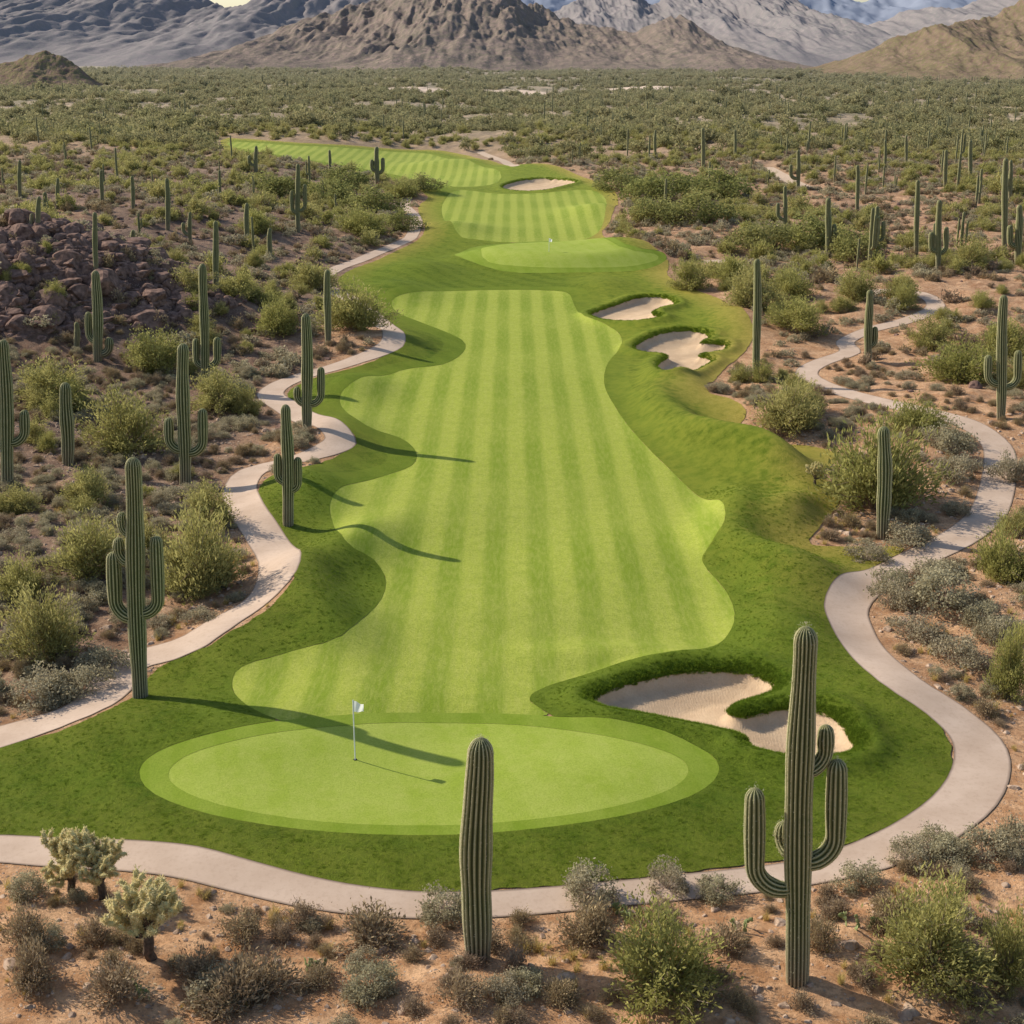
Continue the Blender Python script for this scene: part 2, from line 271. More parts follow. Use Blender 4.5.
def clipmesh(name,f,mat,off,**att):
    f=f.astype(np.float64); f=np.where(np.abs(f)<1e-5,1e-5,f); s=f>0; cnt=s[T].sum(1); N=len(V)
    T1=T[cnt==1]; T2=T[cnt==2]; r1=np.arange(len(T1)); r2=np.arange(len(T2))
    k=np.argmax(s[T1],1); a1,b1,c1=T1[r1,k],T1[r1,(k+1)%3],T1[r1,(k+2)%3]
    k=np.argmin(s[T2],1); a2,b2,c2=T2[r2,k],T2[r2,(k+1)%3],T2[r2,(k+2)%3]
    E0=np.concatenate([a1,a1,a2,a2]); E1=np.concatenate([b1,c1,b2,c2]); lo=np.minimum(E0,E1); hi=np.maximum(E0,E1)
    uq,inv=np.unique(lo.astype(np.int64)*N+hi,return_inverse=True); lo=uq//N; hi=uq%N; t=f[lo]/(f[lo]-f[hi]); ids=N+inv
    n1,n2=len(T1),len(T2); i1,i2,i3,i4=ids[:n1],ids[n1:2*n1],ids[2*n1:2*n1+n2],ids[2*n1+n2:]
    TT=np.concatenate([T[cnt==3],np.stack([a1,i1,i2],1),np.stack([i3,b2,c2],1),np.stack([i3,c2,i4],1)])
    used,TT2=np.unique(TT,return_inverse=True); TT2=TT2.reshape(-1,3)
    def ext(A): return np.concatenate([A,A[lo]+(t[:,None] if A.ndim>1 else t)*(A[hi]-A[lo])])[used]
    VV=ext(V); VV[:,2]+=off
    return mk(name,VV,[TT2],[mat],attrs={k:('POINT',ext(v.astype(float))) for k,v in att.items()})
fairall=np.maximum.reduce([fl['fair'],fl['fair2'],fl['fair3']]); coll=np.maximum(fl['collar'],fl['collar2']); grn=np.maximum(fl['green'],fl['green2'])
wob=0.16*fbm(gx/.9,gy/.9,2)
dry=np.clip(.15+sst(4,12,gx)*sst(56,75,gy)*1.0+.6*sst(130,200,gy),0,1)  # mask for dry golden edges and for the painted mound highlights
clipmesh('rough_grass',np.minimum.reduce([fl['turf']+wob,-fl['bunk'],-fairall,-coll,-np.maximum(fl['path'],-9)]),M['rough'],.035,fd=fairall,td=fl['turf'],dry=dry)
for i,k in enumerate(('fair','fair2','fair3')):
    clipmesh('fairway',np.minimum.reduce([fl[k]+.25*wob,-coll,-fl['bunk']]),M['fair'],.025)
for i,(g,cc) in enumerate((('green','collar'),('green2','collar2'))):
    clipmesh('green_collar',np.minimum(fl[cc],-fl[g]),M['collar'],.025)
    clipmesh('putting_green',fl[g],M['green'],.018)
for k in ('b1','b2','b3','b4'): clipmesh('sand_bunker',fl[k],M['sand'],.006)
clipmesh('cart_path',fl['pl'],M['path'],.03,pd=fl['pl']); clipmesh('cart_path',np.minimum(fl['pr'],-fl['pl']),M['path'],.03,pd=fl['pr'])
mt=plain('trail_dirt',(.50,.36,.25),(.62,.47,.34),3); clipmesh('dirt_trail',fl['pt'],mt,.02)
print('terrain ok',len(V))
def ground_z(x,y):
    x=np.atleast_1d(np.asarray(x,float)); y=np.atleast_1d(np.asarray(y,float)); f=fields(x,y); return height(x,y,f),f
def at(u,v):
    z=0.
    for i in range(25):
        x,y=flat(u,v,z); z=.5*z+.5*float(h0(x,y)+.2)
    return x,y,float(ground_z(x,y)[0][0])
def top_z(y,v):
    _,dy,dz=raydir(512,v); return CH+y*dz/dy
def depth(y,z): return y*CP+(CH-z)*SP
# ------------------------------------------------------------------ tubes, saguaros
def tube(P,r,m,ribs=0,amp=.1,ph=0.):
    P=np.asarray(P,float); r=np.asarray(r,float); n=len(P); tg=np.gradient(P,axis=0); tg/=np.linalg.norm(tg,axis=1)[:,None]+1e-9
    up=np.array([0,1,0.]) if abs(tg[0][1])<.9 else np.array([1,0,0.]); a=np.cross(tg[0],up); a/=np.linalg.norm(a); A=[a]
    for i in range(1,n):
        a=A[-1]-tg[i]*np.dot(A[-1],tg[i]); a/=np.linalg.norm(a)+1e-9; A.append(a)
    A=np.array(A); B=np.cross(tg,A); th=np.arange(m)/m*2*math.pi
    rb=np.cos(ribs*th+ph) if ribs else np.zeros(m); k=1+amp*rb
    V_=P[:,None]+(A[:,None]*np.cos(th)[None,:,None]+B[:,None]*np.sin(th)[None,:,None])*(r[:,None]*k[None])[:,:,None]
    I_=np.arange(n*m).reshape(n,m); J=np.roll(I_,-1,1)
    Fq=np.stack([I_[:-1],J[:-1],J[1:],I_[1:]],-1).reshape(-1,4)
    return V_.reshape(-1,3),Fq,np.tile(rb*.5+.5,n)
class Acc:
    def __init__(s): s.V=[];s.F={3:[],4:[]};s.A=[];s.n=0;s.mi={3:[],4:[]};s.fc={3:[],4:[]}
    def add(s,V_,F_,A_=None,mi=0,fc=0.5):
        F_=np.asarray(F_); k=F_.shape[1]; s.V.append(V_); s.F[k].append(F_+s.n); s.n+=len(V_)
        s.A.append(A_ if A_ is not None else np.zeros(len(V_))); s.mi[k].append(np.full(len(F_),mi)); s.fc[k].append(np.broadcast_to(fc,(len(F_),)).astype(float))
    def fin(s,name,mats,smooth=True,link=True,pt='rib',loc=None,extra=None):
        ks=[k for k in (3,4) if s.F[k]]; Fs=[np.concatenate(s.F[k]) for k in ks]
        at_={pt:('POINT',np.concatenate(s.A)),'c':('FACE',np.concatenate([np.concatenate(s.fc[k]) for k in ks]))}
        return mk(name,np.concatenate(s.V),Fs,mats,np.concatenate([np.concatenate(s.mi[k]) for k in ks]),at_,smooth,link,loc)
def unit(g,n):
    v=g.normal(size=(n,3)); return v/np.linalg.norm(v,axis=1)[:,None]
def mat_sag():
    k=NT('saguaro_skin'); rb=k.attr('rib'); n=k.noise(2.2,4,.6); n2=k.noise(20,4,.8)
    tc=k.n('ShaderNodeTexCoord').outputs['Object']; sx=k.n('ShaderNodeSeparateXYZ'); k.l(tc,sx.inputs[0])
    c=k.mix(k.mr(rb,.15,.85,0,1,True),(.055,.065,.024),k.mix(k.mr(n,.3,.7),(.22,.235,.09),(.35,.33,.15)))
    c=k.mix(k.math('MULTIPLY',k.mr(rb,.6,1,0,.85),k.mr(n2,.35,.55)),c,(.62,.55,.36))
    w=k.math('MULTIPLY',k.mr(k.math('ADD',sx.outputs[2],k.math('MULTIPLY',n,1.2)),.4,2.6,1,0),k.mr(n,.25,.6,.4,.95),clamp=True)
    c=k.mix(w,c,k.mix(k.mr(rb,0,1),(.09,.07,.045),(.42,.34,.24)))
    c=k.mix(k.mr(n2,.60,.72,0,.55),c,(.13,.09,.06))
    return k.princ(k.haze(c,.3),.85,k.bump(n2,.6,.03),.12)
MS=mat_sag(); MSP=leafmat('cactus_spines',(.42,.38,.22),(.75,.70,.48),(.6,.55,.38),.3,.1)
def sag_arm(A,az,z0,out,z1,r,r0,ribs,m,lean=0.):
    ca,sa=math.cos(az),math.sin(az); R0=min(out*.8,(z1-z0)*.6,r*3.2)
    pts=[];L=out-R0
    for t in np.linspace(0,1,4,endpoint=False): pts.append((L*t,z0+ -0.12*out*math.sin(t*math.pi*.5)))
    zb=z0-0.12*out
    for t in np.linspace(0,math.pi/2,9,endpoint=False): pts.append((L+R0*math.sin(t),zb+R0*(1-math.cos(t))))
    nu=14
    for t in np.linspace(0,1,nu): pts.append((out+lean*t,zb+R0+(z1-zb-R0-r*.8)*t))
    pts=np.array(pts); P=np.stack([pts[:,0]*ca,pts[:,0]*sa,pts[:,1]],1)
    rr=np.full(len(P),r); rr[:6]=np.linspace(r*.62,r*.92,6); rr[-nu:]=r*(1+.10*np.sin(np.linspace(0,math.pi,nu)))
    dome=np.linspace(0,math.pi/2,7)[1:]; P=np.concatenate([P,P[-1]+np.stack([0*dome,0*dome,np.sin(dome)*r*1.3],1)]); rr=np.concatenate([rr,rr[-1]*np.maximum(np.cos(dome),.03)])
    A.add(*tube(P,rr,m,ribs,.11))
def saguaro(name,H,r,arms,ribs=17,per=4,link=True,loc=None,seed=0,rotz=0,spines=0):
    g=np.random.RandomState(seed); A=Acc(); n=34; t=np.linspace(0,1,n); z=-.3+(H-r*1.0+.3)*t
    P=np.stack([.12*r*np.sin(t*5+g.rand()*6)*2*t,.05*r*np.cos(t*4+g.rand()*6)*t,z],1)
    rr=r*(.80+.22*np.sin(np.clip(t*1.25,0,1)*math.pi*.62)-.18*sst(.65,1.0,t)+.035*np.sin(t*19+g.rand()*6))
    dome=np.linspace(0,math.pi/2,9)[1:]; P=np.concatenate([P,P[-1]+np.stack([0*dome,0*dome,np.sin(dome)*r*1.3],1)]); rr=np.concatenate([rr,rr[-1]*np.maximum(np.cos(dome),.03)])
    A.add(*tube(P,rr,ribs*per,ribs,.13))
    for ar in arms: sag_arm(A,ar[0],ar[1]*H,ar[2],ar[3]*H,ar[4],r,max(10,int(ribs*.75)),max(10,int(ribs*.75))*per,ar[5] if len(ar)>5 else 0)
    if spines:
        Vc=np.concatenate(A.V); rb=np.concatenate(A.A); c=Vc[rb>.98]; n_=len(c)
        for q in range(spines):
            u_=unit(g,n_); s=unit(g,n_)*.006; b0=c+g.normal(size=(n_,3))*np.array([.01,.01,.08]); tip=b0+u_*.07
            A.add(np.stack([b0-s,b0+s,tip],1).reshape(-1,3),np.arange(n_*3).reshape(n_,3),None,1,g.rand(n_))
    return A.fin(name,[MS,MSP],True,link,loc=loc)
LFT,RGT=math.pi,0.0
def put_sag(u,vb,vt,wpx,arms,seed=0,sp=0,ut=None):
    x,y,z=at(u,vb); H=top_z(y,vt)-z; d=depth(y,z+H*.5); px=d/F; A=[]
    for s,yr_,va,ox,vt2,rp in arms:
        za=(top_z(y,va)-z)/H; zt=(top_z(y,vt2)-z)/H; az=(RGT if s>0 else LFT)+s*yr_; out=abs(ox)*px/max(.4,abs(math.cos(yr_)))
        A.append((az,za,out,zt,rp*px*.86))
    o=saguaro('saguaro_cactus',H,wpx*px*.46,A,ribs=17 if wpx>14 else 13,per=4 if wpx>9 else 2,loc=(x,y,z-.05),seed=seed,spines=sp)
    # tilt each plant's top towards its view column, countering camera divergence
    xt=((u if ut is None else ut)-512)/F*depth(y,z+H); o.rotation_euler=(0,math.atan2((xt-x)*(.8 if ut is None else 1),H),0); return o
put_sag(797,985,628,27,[(-1,.15,884,44,792,10.5),(-1,1.1,855,12,835,9),(1,.1,858,37,765,10.5),(1,.3,768,26,731,8.5)],1,2,803)
put_sag(478,960,740,31,[],2,2,477)
put_sag(140,693,458,18,[(-1,.2,615,23,556,7.3),(1,.1,610,21,537,6.8),(-1,.3,560,17,541,6),(-1,.2,532,12,514,5.2)],3,1,131)
put_sag(288,522,405,12,[(-1,.1,480,10,455,4.3),(1,.2,488,10,458,4.3)],4)
put_sag(185,482,344,13,[(-1,.1,448,16,420,5),(1,.1,450,18,409,5)],5)
put_sag(98,362,271,10,[(-1,.4,340,10,314,3.6),(1,.2,352,11,338,4.4)],6)
put_sag(68,467,383,13,[],7)
put_sag(8,492,340,13,[(1,.2,440,17,410,5),(-1,.3,445,14,370,4.6)],8)
put_sag(205,388,264,9,[(-1,.3,365,9,340,3.6),(1,.3,365,12,338,4)],9)
put_sag(307,428,314,11,[(-1,.2,402,10,388,3.8),(1,.2,402,14,368,4)],10)
put_sag(328,345,270,7,[],11)
put_sag(377,187,147,5,[(-1,0,170,5,160,2),(1,0,172,6,158,2)],12)
put_sag(756,380,259,8,[],13)
put_sag(868,362,290,8,[(1,.3,345,7,328,3.2)],14)
put_sag(883,535,427,14,[],15)
put_sag(1001,418,295,10,[(-1,.2,382,13,355,4),(1,.2,385,17,353,4)],16)
put_sag(938,272,200,6,[(-1,.2,250,7,232,2.6),(1,.2,252,8,228,2.6)],17)
put_sag(1018,264,205,7,[(-1,.2,245,8,225,3)],18)
put_sag(828,258,198,6,[(1,.2,245,6,225,2.6)],19)
put_sag(916,258,180,5,[],20); put_sag(877,256,206,5,[(1,0,240,6,222,2.2),(-1,0,242,5,226,2.2)],21); put_sag(1004,252,158,6,[],22)
for i,(u,vb,vt,w,ar) in enumerate([(216,292,221,6,0),(247,245,203,5,0),(168,232,178,5,0),(40,250,196,5,1),(46,228,192,5,0),(95,262,212,5,0),(77,348,322,6,0),(133,212,176,4,0),(58,210,178,4,0),(298,232,164,5,2),(256,175,146,4,1),(270,262,228,5,0),(190,245,212,4,1),(970,182,140,4,0),(798,192,150,4,1),(703,172,128,4,0),(857,215,165,4,0),(906,165,135,3,0),(785,235,186,4,1),(655,160,130,3,0),(945,190,150,4,0),(1010,200,160,4,1),(885,170,140,3,0),(735,160,130,3,0),(20,200,160,4,0),(102,205,170,4,0),(330,172,150,3,0),(220,200,170,3,0),(133,262,230,5,0)]):
    ars=[] if ar==0 else ([(-1,.3,vb-(vb-vt)*.35,7,vt+(vb-vt)*.35,2.0)] if ar==1 else [(-1,.2,vb-(vb-vt)*.3,6,vt+(vb-vt)*.4,2.1),(1,.2,vb-(vb-vt)*.33,7,vt+(vb-vt)*.3,2.1)])
    put_sag(u,vb,vt,w,ars,30+i)
# ------------------------------------------------------------------ shrubs
TW=plain('twig_bark',(.22,.16,.105),(.36,.28,.20),8); TWD=plain('dry_twig',(.31,.23,.17),(.52,.41,.30),8)
L=dict(creo=leafmat('creosote_leaves',(.20,.20,.055),(.52,.49,.16),(.56,.48,.20),.45),
 mesq=leafmat('mesquite_leaves',(.13,.145,.04),(.38,.38,.125),(.42,.38,.15),.45),
 far=leafmat('distant_leaves',(.13,.13,.05),(.39,.365,.15),(.46,.39,.19),.4,.45),
 sage=leafmat('bursage_leaves',(.22,.185,.115),(.58,.49,.33),(.50,.46,.28)),
 dry=leafmat('dry_brush_leaves',(.18,.125,.085),(.50,.37,.25),(.48,.38,.18),.25),
 grass=leafmat('dry_grass_blades',(.40,.28,.09),(.78,.60,.24),(.66,.55,.20)),
 turf=leafmat('turf_blades',(.085,.145,.010),(.23,.31,.035),(.20,.27,.03),.3,.2))
def bush(name,seed,w,h,ncl,nleaf,ls,asp,mat,mode='dome',sig=.10,twig=TW,tr=.009,ns=3):
    g=np.random.RandomState(seed); A=Acc()
    th=g.rand(ncl)*2*math.pi; ph=np.arcsin(g.uniform(.08,1,ncl)); kk=g.uniform(.5,1,ncl)**.6
    lob=1+.22*np.sin(th*2+g.rand()*6)+.15*np.sin(th*3+g.rand()*6)
    C=np.stack([w/2*np.cos(ph)*np.cos(th)*kk*lob,w/2*np.cos(ph)*np.sin(th)*kk*lob,h*np.sin(ph)*kk*g.uniform(.8,1.12,ncl)],1)
    base=np.stack([C[:,0]*.08,C[:,1]*.08,np.full(ncl,-.05)],1); ctl=np.stack([C[:,0]*.45,C[:,1]*.45,C[:,2]*.75+.05*h],1)
    tt=np.linspace(0,1,5)
    for i in range(ncl):
        P=np.array([(1-t)**2*base[i]+2*t*(1-t)*ctl[i]+t*t*C[i] for t in tt]); P[1:4]+=g.normal(size=(3,3))*.02*w
        v_,f_,a_=tube(P,np.linspace(tr,tr*.3,5)*w,3); A.add(v_,f_,a_,1)
    n=nleaf; ci=g.randint(0,ncl,n); cs=g.normal(size=ncl)
    if mode=='dome': pos=C[ci]+g.normal(size=(n,3))*sig*w*np.array([1,1,.8]); t=np.ones(n)
    else:
        t=g.uniform(.38,1.04,n)[:,None]; pos=(1-t)**2*base[ci]+2*t*(1-t)*ctl[ci]+t*t*C[ci]+g.normal(size=(n,3))*sig*w*(.5+.6*t)
    pos[:,2]=np.abs(pos[:,2])+.01*h
    d=unit(g,n)
    if mode!='dome': dd=C[ci]/np.linalg.norm(C[ci],axis=1)[:,None]; d=d*.8+dd*.9+np.array([0,0,.3]); d/=np.linalg.norm(d,axis=1)[:,None]
    e=np.cross(d,unit(g,n)); e/=np.linalg.norm(e,axis=1)[:,None]+1e-6
    s=ls*g.uniform(.6,1.4,n)[:,None]; a_=d*s*asp; b_=e*s
    Vq=np.stack([pos-a_,pos+b_,pos+a_,pos-b_],1).reshape(-1,3); Fq=np.arange(n*4).reshape(n,4)
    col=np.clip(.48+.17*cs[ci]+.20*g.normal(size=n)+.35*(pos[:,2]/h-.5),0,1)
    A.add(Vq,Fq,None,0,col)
    return A.fin(name,[mat,twig],False,False)
def tuft(name,seed,h,n,w,mat,spread=.5,base=.1):
    g=np.random.RandomState(seed); p=np.stack([g.normal(size=n)*base,g.normal(size=n)*base,np.zeros(n)-.02],1); th=g.rand(n)*6.28; l=g.uniform(.5,1,n)*h; sp=g.uniform(.1,1,n)*spread
    d=np.stack([np.cos(th)*sp,np.sin(th)*sp,np.ones(n)],1); mid=p+d*l[:,None]*.5; tip=p+d*l[:,None]*.95+np.stack([np.cos(th)*sp,np.sin(th)*sp,-sp*.5],1)*l[:,None]*.4
    s=np.stack([-np.sin(th),np.cos(th),0*th],1)*w
    Vv=np.stack([p-s,p+s,mid+s*.8,mid-s*.8,tip],1).reshape(-1,3); b_=np.arange(n)[:,None]*5
    A=Acc(); A.add(Vv,np.concatenate([b_+np.array([0,1,2,3])]),None,0,g.rand(n)); 
    F3=b_+np.array([3,2,4]); A.F[3].append(F3); A.mi[3].append(np.zeros(n)); A.fc[3].append(g.rand(n))
    return A.fin(name,[mat],False,False)
def rock(name,seed,mat):
    g=np.random.RandomState(seed); bm=bmesh.new(); bmesh.ops.create_icosphere(bm,subdivisions=3,radius=.5)
    pl=[(Vector(unit(g,1)[0]),g.uniform(.22,.42)) for _ in range(11)]
    for v in bm.verts:
        for nrm,dd in pl:
            q=v.co.dot(nrm)
            if q>dd: v.co-=nrm*(q-dd)*.95
        v.co.z*=.7; v.co*=1+.05*math.sin(v.co.x*23+seed)*math.cos(v.co.y*19)
    me=bpy.data.meshes.new(name); bm.to_mesh(me); bm.free(); me.materials.append(mat); return bpy.data.objects.new(name,me)
def coll_of(name,obs):
    c=bpy.data.collections.new(name)
    for o in obs: c.objects.link(o)
    return c
RK=plain('volcanic_rock',(.085,.050,.040),(.30,.185,.14),2.5,.9,.8); RK2=plain('desert_stone',(.24,.155,.105),(.62,.45,.32),4,.9,.8)
W={}
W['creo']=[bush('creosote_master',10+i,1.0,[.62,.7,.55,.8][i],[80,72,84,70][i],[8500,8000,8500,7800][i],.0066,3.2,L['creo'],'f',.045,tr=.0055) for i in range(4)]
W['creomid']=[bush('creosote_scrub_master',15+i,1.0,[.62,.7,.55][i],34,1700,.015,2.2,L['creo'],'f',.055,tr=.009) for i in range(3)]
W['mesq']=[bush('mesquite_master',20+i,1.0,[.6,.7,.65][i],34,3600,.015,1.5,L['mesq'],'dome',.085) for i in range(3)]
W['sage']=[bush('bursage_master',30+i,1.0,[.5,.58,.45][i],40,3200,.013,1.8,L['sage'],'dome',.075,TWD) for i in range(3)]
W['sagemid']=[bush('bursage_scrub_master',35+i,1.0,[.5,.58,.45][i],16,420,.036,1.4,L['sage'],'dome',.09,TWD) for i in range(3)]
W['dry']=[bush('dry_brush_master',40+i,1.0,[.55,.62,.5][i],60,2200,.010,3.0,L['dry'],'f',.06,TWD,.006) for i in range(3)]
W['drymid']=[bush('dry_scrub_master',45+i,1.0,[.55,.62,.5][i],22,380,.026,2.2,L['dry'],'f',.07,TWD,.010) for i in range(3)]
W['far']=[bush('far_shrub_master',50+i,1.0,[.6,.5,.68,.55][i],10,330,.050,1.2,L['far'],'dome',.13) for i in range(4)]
W['grass']=[tuft('dry_grass_master',60+i,.4,70,.006,L['grass'],.7,.05) for i in range(3)]
W['turf']=[tuft('turf_tuft_master',70+i,.2,46,.010,L['turf'],.8,.10) for i in range(3)]
W['rock']=[rock('rock_master',80+i,RK) for i in range(4)]; W['stone']=[rock('stone_master',90+i,RK2) for i in range(4)]
def rs(i):
    g=np.random.RandomState(100+i); A=[]
    for k in range([0,2,1,3,0,0][i]): A.append((g.rand()*6.28,g.uniform(.3,.5),g.uniform(.55,.9),g.uniform(.6,.9),.13))
    return saguaro('saguaro_master',6.0,.21,A,12,2,False,seed=i)
W['sag']=[rs(i) for i in range(6)]
W={k:(coll_of(k+'_masters',v),v) for k,v in W.items()}
# ------------------------------------------------------------------ instancing
def scatter(name,kind,x,y,z,s,sz=None):
    n=len(x); coll,ms=W[kind]; me=bpy.data.meshes.new(name); me.vertices.add(n); me.vertices.foreach_set('co',np.stack([x,y,z],1).astype(np.float32).ravel())
    a=me.attributes.new('rot','FLOAT_VECTOR','POINT'); rot=np.zeros((n,3),np.float32); rot[:,2]=R.rand(n)*6.28; a.data.foreach_set('vector',rot.ravel())
    if sz is None: sz=s*R.uniform(.8,1.2,n)
    a=me.attributes.new('scl','FLOAT_VECTOR','POINT'); a.data.foreach_set('vector',np.stack([s,s*R.uniform(.85,1.15,n),sz],1).astype(np.float32).ravel())
    a=me.attributes.new('idx','INT','POINT'); a.data.foreach_set('value',R.randint(0,len(ms),n).astype(np.int32))
    me.update(); ob=bpy.data.objects.new(name,me); scene.collection.objects.link(ob)
    ng=bpy.data.node_groups.new(name+'_gn','GeometryNodeTree'); ng.interface.new_socket('Geometry',in_out='INPUT',socket_type='NodeSocketGeometry'); ng.interface.new_socket('Geometry',in_out='OUTPUT',socket_type='NodeSocketGeometry')
    N=ng.nodes.new; gi=N('NodeGroupInput'); go=N('NodeGroupOutput'); ip=N('GeometryNodeInstanceOnPoints'); ci=N('GeometryNodeCollectionInfo'); ci.inputs[0].default_value=coll; ci.inputs[1].default_value=True; ci.inputs[2].default_value=True
    def na(t,nm):
        q=N('GeometryNodeInputNamedAttribute'); q.data_type=t; q.inputs[0].default_value=nm; return q.outputs[0]
    er=N('FunctionNodeEulerToRotation'); lk=ng.links.new
    lk(gi.outputs[0],ip.inputs['Points']); lk(ci.outputs[0],ip.inputs['Instance']); ip.inputs['Pick Instance'].default_value=True
    lk(na('INT','idx'),ip.inputs['Instance Index']); lk(na('FLOAT_VECTOR','rot'),er.inputs[0]); lk(er.outputs[0],ip.inputs['Rotation']); lk(na('FLOAT_VECTOR','scl'),ip.inputs['Scale']); lk(ip.outputs[0],go.inputs[0])
    md=ob.modifiers.new('scatter','NODES'); md.node_group=ng; return ob
def pts(n,y0,y1,pw=1.0,margin=.4,dens=None,turf=False):
    u=R.rand(n); y=(y0**(pw+1)+u*(y1**(pw+1)-y0**(pw+1)))**(1/(pw+1)); x=(R.rand(n)*2-1)*(y*.42+14)
    z,f=ground_z(x,y); ok=(np.maximum(f['turf'],f['path'])<-margin)
    if dens is not None: ok&=R.rand(n)<dens(x,y)
    ok&=clear(x,y)<.3
    return x[ok],y[ok],z[ok]
cl=lambda x,y:np.clip(.5+1.4*fbm(x/9,y/9,2),.06,1)
left=lambda x:sst(-8,-16,x)
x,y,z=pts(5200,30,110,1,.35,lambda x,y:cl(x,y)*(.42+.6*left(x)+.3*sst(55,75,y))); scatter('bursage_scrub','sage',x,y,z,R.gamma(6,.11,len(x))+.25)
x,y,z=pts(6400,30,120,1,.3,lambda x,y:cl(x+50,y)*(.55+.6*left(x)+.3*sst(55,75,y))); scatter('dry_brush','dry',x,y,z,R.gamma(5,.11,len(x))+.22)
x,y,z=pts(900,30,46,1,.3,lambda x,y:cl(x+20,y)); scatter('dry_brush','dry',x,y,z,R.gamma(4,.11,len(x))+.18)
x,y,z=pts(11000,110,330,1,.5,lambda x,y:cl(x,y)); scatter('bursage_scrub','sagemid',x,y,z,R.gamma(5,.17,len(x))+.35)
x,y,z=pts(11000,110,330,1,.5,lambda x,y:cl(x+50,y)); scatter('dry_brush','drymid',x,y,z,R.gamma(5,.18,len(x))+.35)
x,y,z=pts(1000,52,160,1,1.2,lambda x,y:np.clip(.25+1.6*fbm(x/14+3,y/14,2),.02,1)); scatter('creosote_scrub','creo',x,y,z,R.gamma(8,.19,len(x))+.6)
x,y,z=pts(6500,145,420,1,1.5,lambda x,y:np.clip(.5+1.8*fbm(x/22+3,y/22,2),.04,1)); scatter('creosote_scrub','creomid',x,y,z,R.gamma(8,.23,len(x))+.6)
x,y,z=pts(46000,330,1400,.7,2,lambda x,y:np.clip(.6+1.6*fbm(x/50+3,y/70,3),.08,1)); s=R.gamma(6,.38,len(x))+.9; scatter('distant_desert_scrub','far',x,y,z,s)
x,y,z=pts(9000,28,75,1,.2,lambda x,y:np.clip(.35+1.2*fbm(x/5+9,y/5,2),.05,1)*.6); scatter('dry_grass_tufts','grass',x,y,z,R.uniform(.4,1.3,len(x)))
x,y,z=pts(20000,28,95,1,.15); scatter('desert_stones','stone',x,y,z-.01,.06+R.gamma(1.6,.08,len(x)))
x,y,z=pts(13000,55,260,1,.4,lambda x,y:.08+.92*left(x)*np.clip(.35+1.5*fbm(x/8,y/8+4,2),0,1)); scatter('scattered_rocks','rock',x,y,z-.03,.14+R.gamma(2,.16,len(x)))
n=7000; x=-44+R.normal(size=n)*15; y=122+R.normal(size=n)*11; z,f=ground_z(x,y); ok=np.maximum(f['turf'],f['path'])<-2; k=z[ok]>3.0; x,y,z=x[ok][k],y[ok][k],z[ok][k]; scatter('rock_outcrop','rock',x,y,z-.1,.25+R.gamma(2.0,.42,len(x)))
x,y,z=pts(900,150,1000,.5,3,lambda x,y:.35+.65*sst(-20,60,x)); scatter('distant_saguaro_cacti','sag',x,y,z,R.uniform(.4,1.0,len(x)))
def rim(keys,n,lo,hi):
    ox,oy=[],[]
    for k in keys:
        P=POL[k]; m=int(n/len(keys)); i=R.randint(0,len(P),m); t=R.rand(m)[:,None]; q=P[i]*(1-t)+P[(i+1)%len(P)]*t+R.normal(size=(m,2))*.3; ox.append(q[:,0]); oy.append(q[:,1])
    x=np.concatenate(ox); y=np.concatenate(oy); z,f=ground_z(x,y); ok=(f['bunk']<-lo)&(f['bunk']>-hi)&(f['turf']>.1); return x[ok],y[ok],z[ok]
x,y,z=rim(['b1'],8000,-.03,.6); scatter('bunker_lip_grass','turf',x,y,z+.0,R.uniform(.3,.7,len(x)))
x,y,z=rim(['b2','b3','b4'],6000,-.03,.5); scatter('bunker_lip_grass','turf',x,y,z+.0,R.uniform(.4,.8,len(x)))
n=36000; y=R.uniform(37,80,n); x=(R.rand(n)*2-1)*(y*.42+3); z,f=ground_z(x,y); ok=(f['turf']>0)&(np.maximum.reduce([f['fair'],f['collar'],f['bunk'],f['path']])<-.15); scatter('rough_grass_tufts','turf',x[ok],y[ok],z[ok]+.02,R.uniform(.3,.55,ok.sum()),R.uniform(.2,.38,ok.sum()))
print('scatter ok')
# ------------------------------------------------------------------ individually placed shrubs
def put(kind,name,u,v,wpx,hpx):
    x,y,z=at(u,v); px=depth(y,z)/F; ms=W[kind][1]; i=R.randint(len(ms)); o=bpy.data.objects.new(name,ms[i].data); scene.collection.objects.link(o)
    w=wpx*px; bh=max(q.co.z for q in ms[i].data.vertices); hh=hpx*px; o.location=(x,y+w*.25,float(ground_z(x,y+w*.25)[0][0])); o.scale=(w,w*.85,hh/bh); o.rotation_euler=(0,0,R.rand()*6.28)
for a in [(668,1022,180,110),(940,1000,170,110),(1015,990,90,110),(885,515,135,115),(795,436,100,62),(920,440,70,45),(1005,582,66,74),(1012,700,56,90),(752,308,72,48),(690,290,52,42),(968,385,90,50),(935,352,60,40),(800,338,80,42),(858,305,60,38),(975,272,66,40),(120,462,108,78),(45,412,112,58),(195,600,112,110),(85,585,84,72),(35,668,105,90),(215,418,84,52),(275,338,60,44),(150,378,92,48),(352,335,80,56),(205,528,84,56),(310,290,60,36),(402,198,48,22),(362,238,66,34),(140,560,60,50),(235,300,60,34),(30,230,70,34),(190,300,60,34),(735,285,60,34),(790,300,60,40),(1010,360,70,50),(905,300,50,34),(255,235,50,30),(15,600,70,55)]:
    put('creo','creosote_bush',*a)
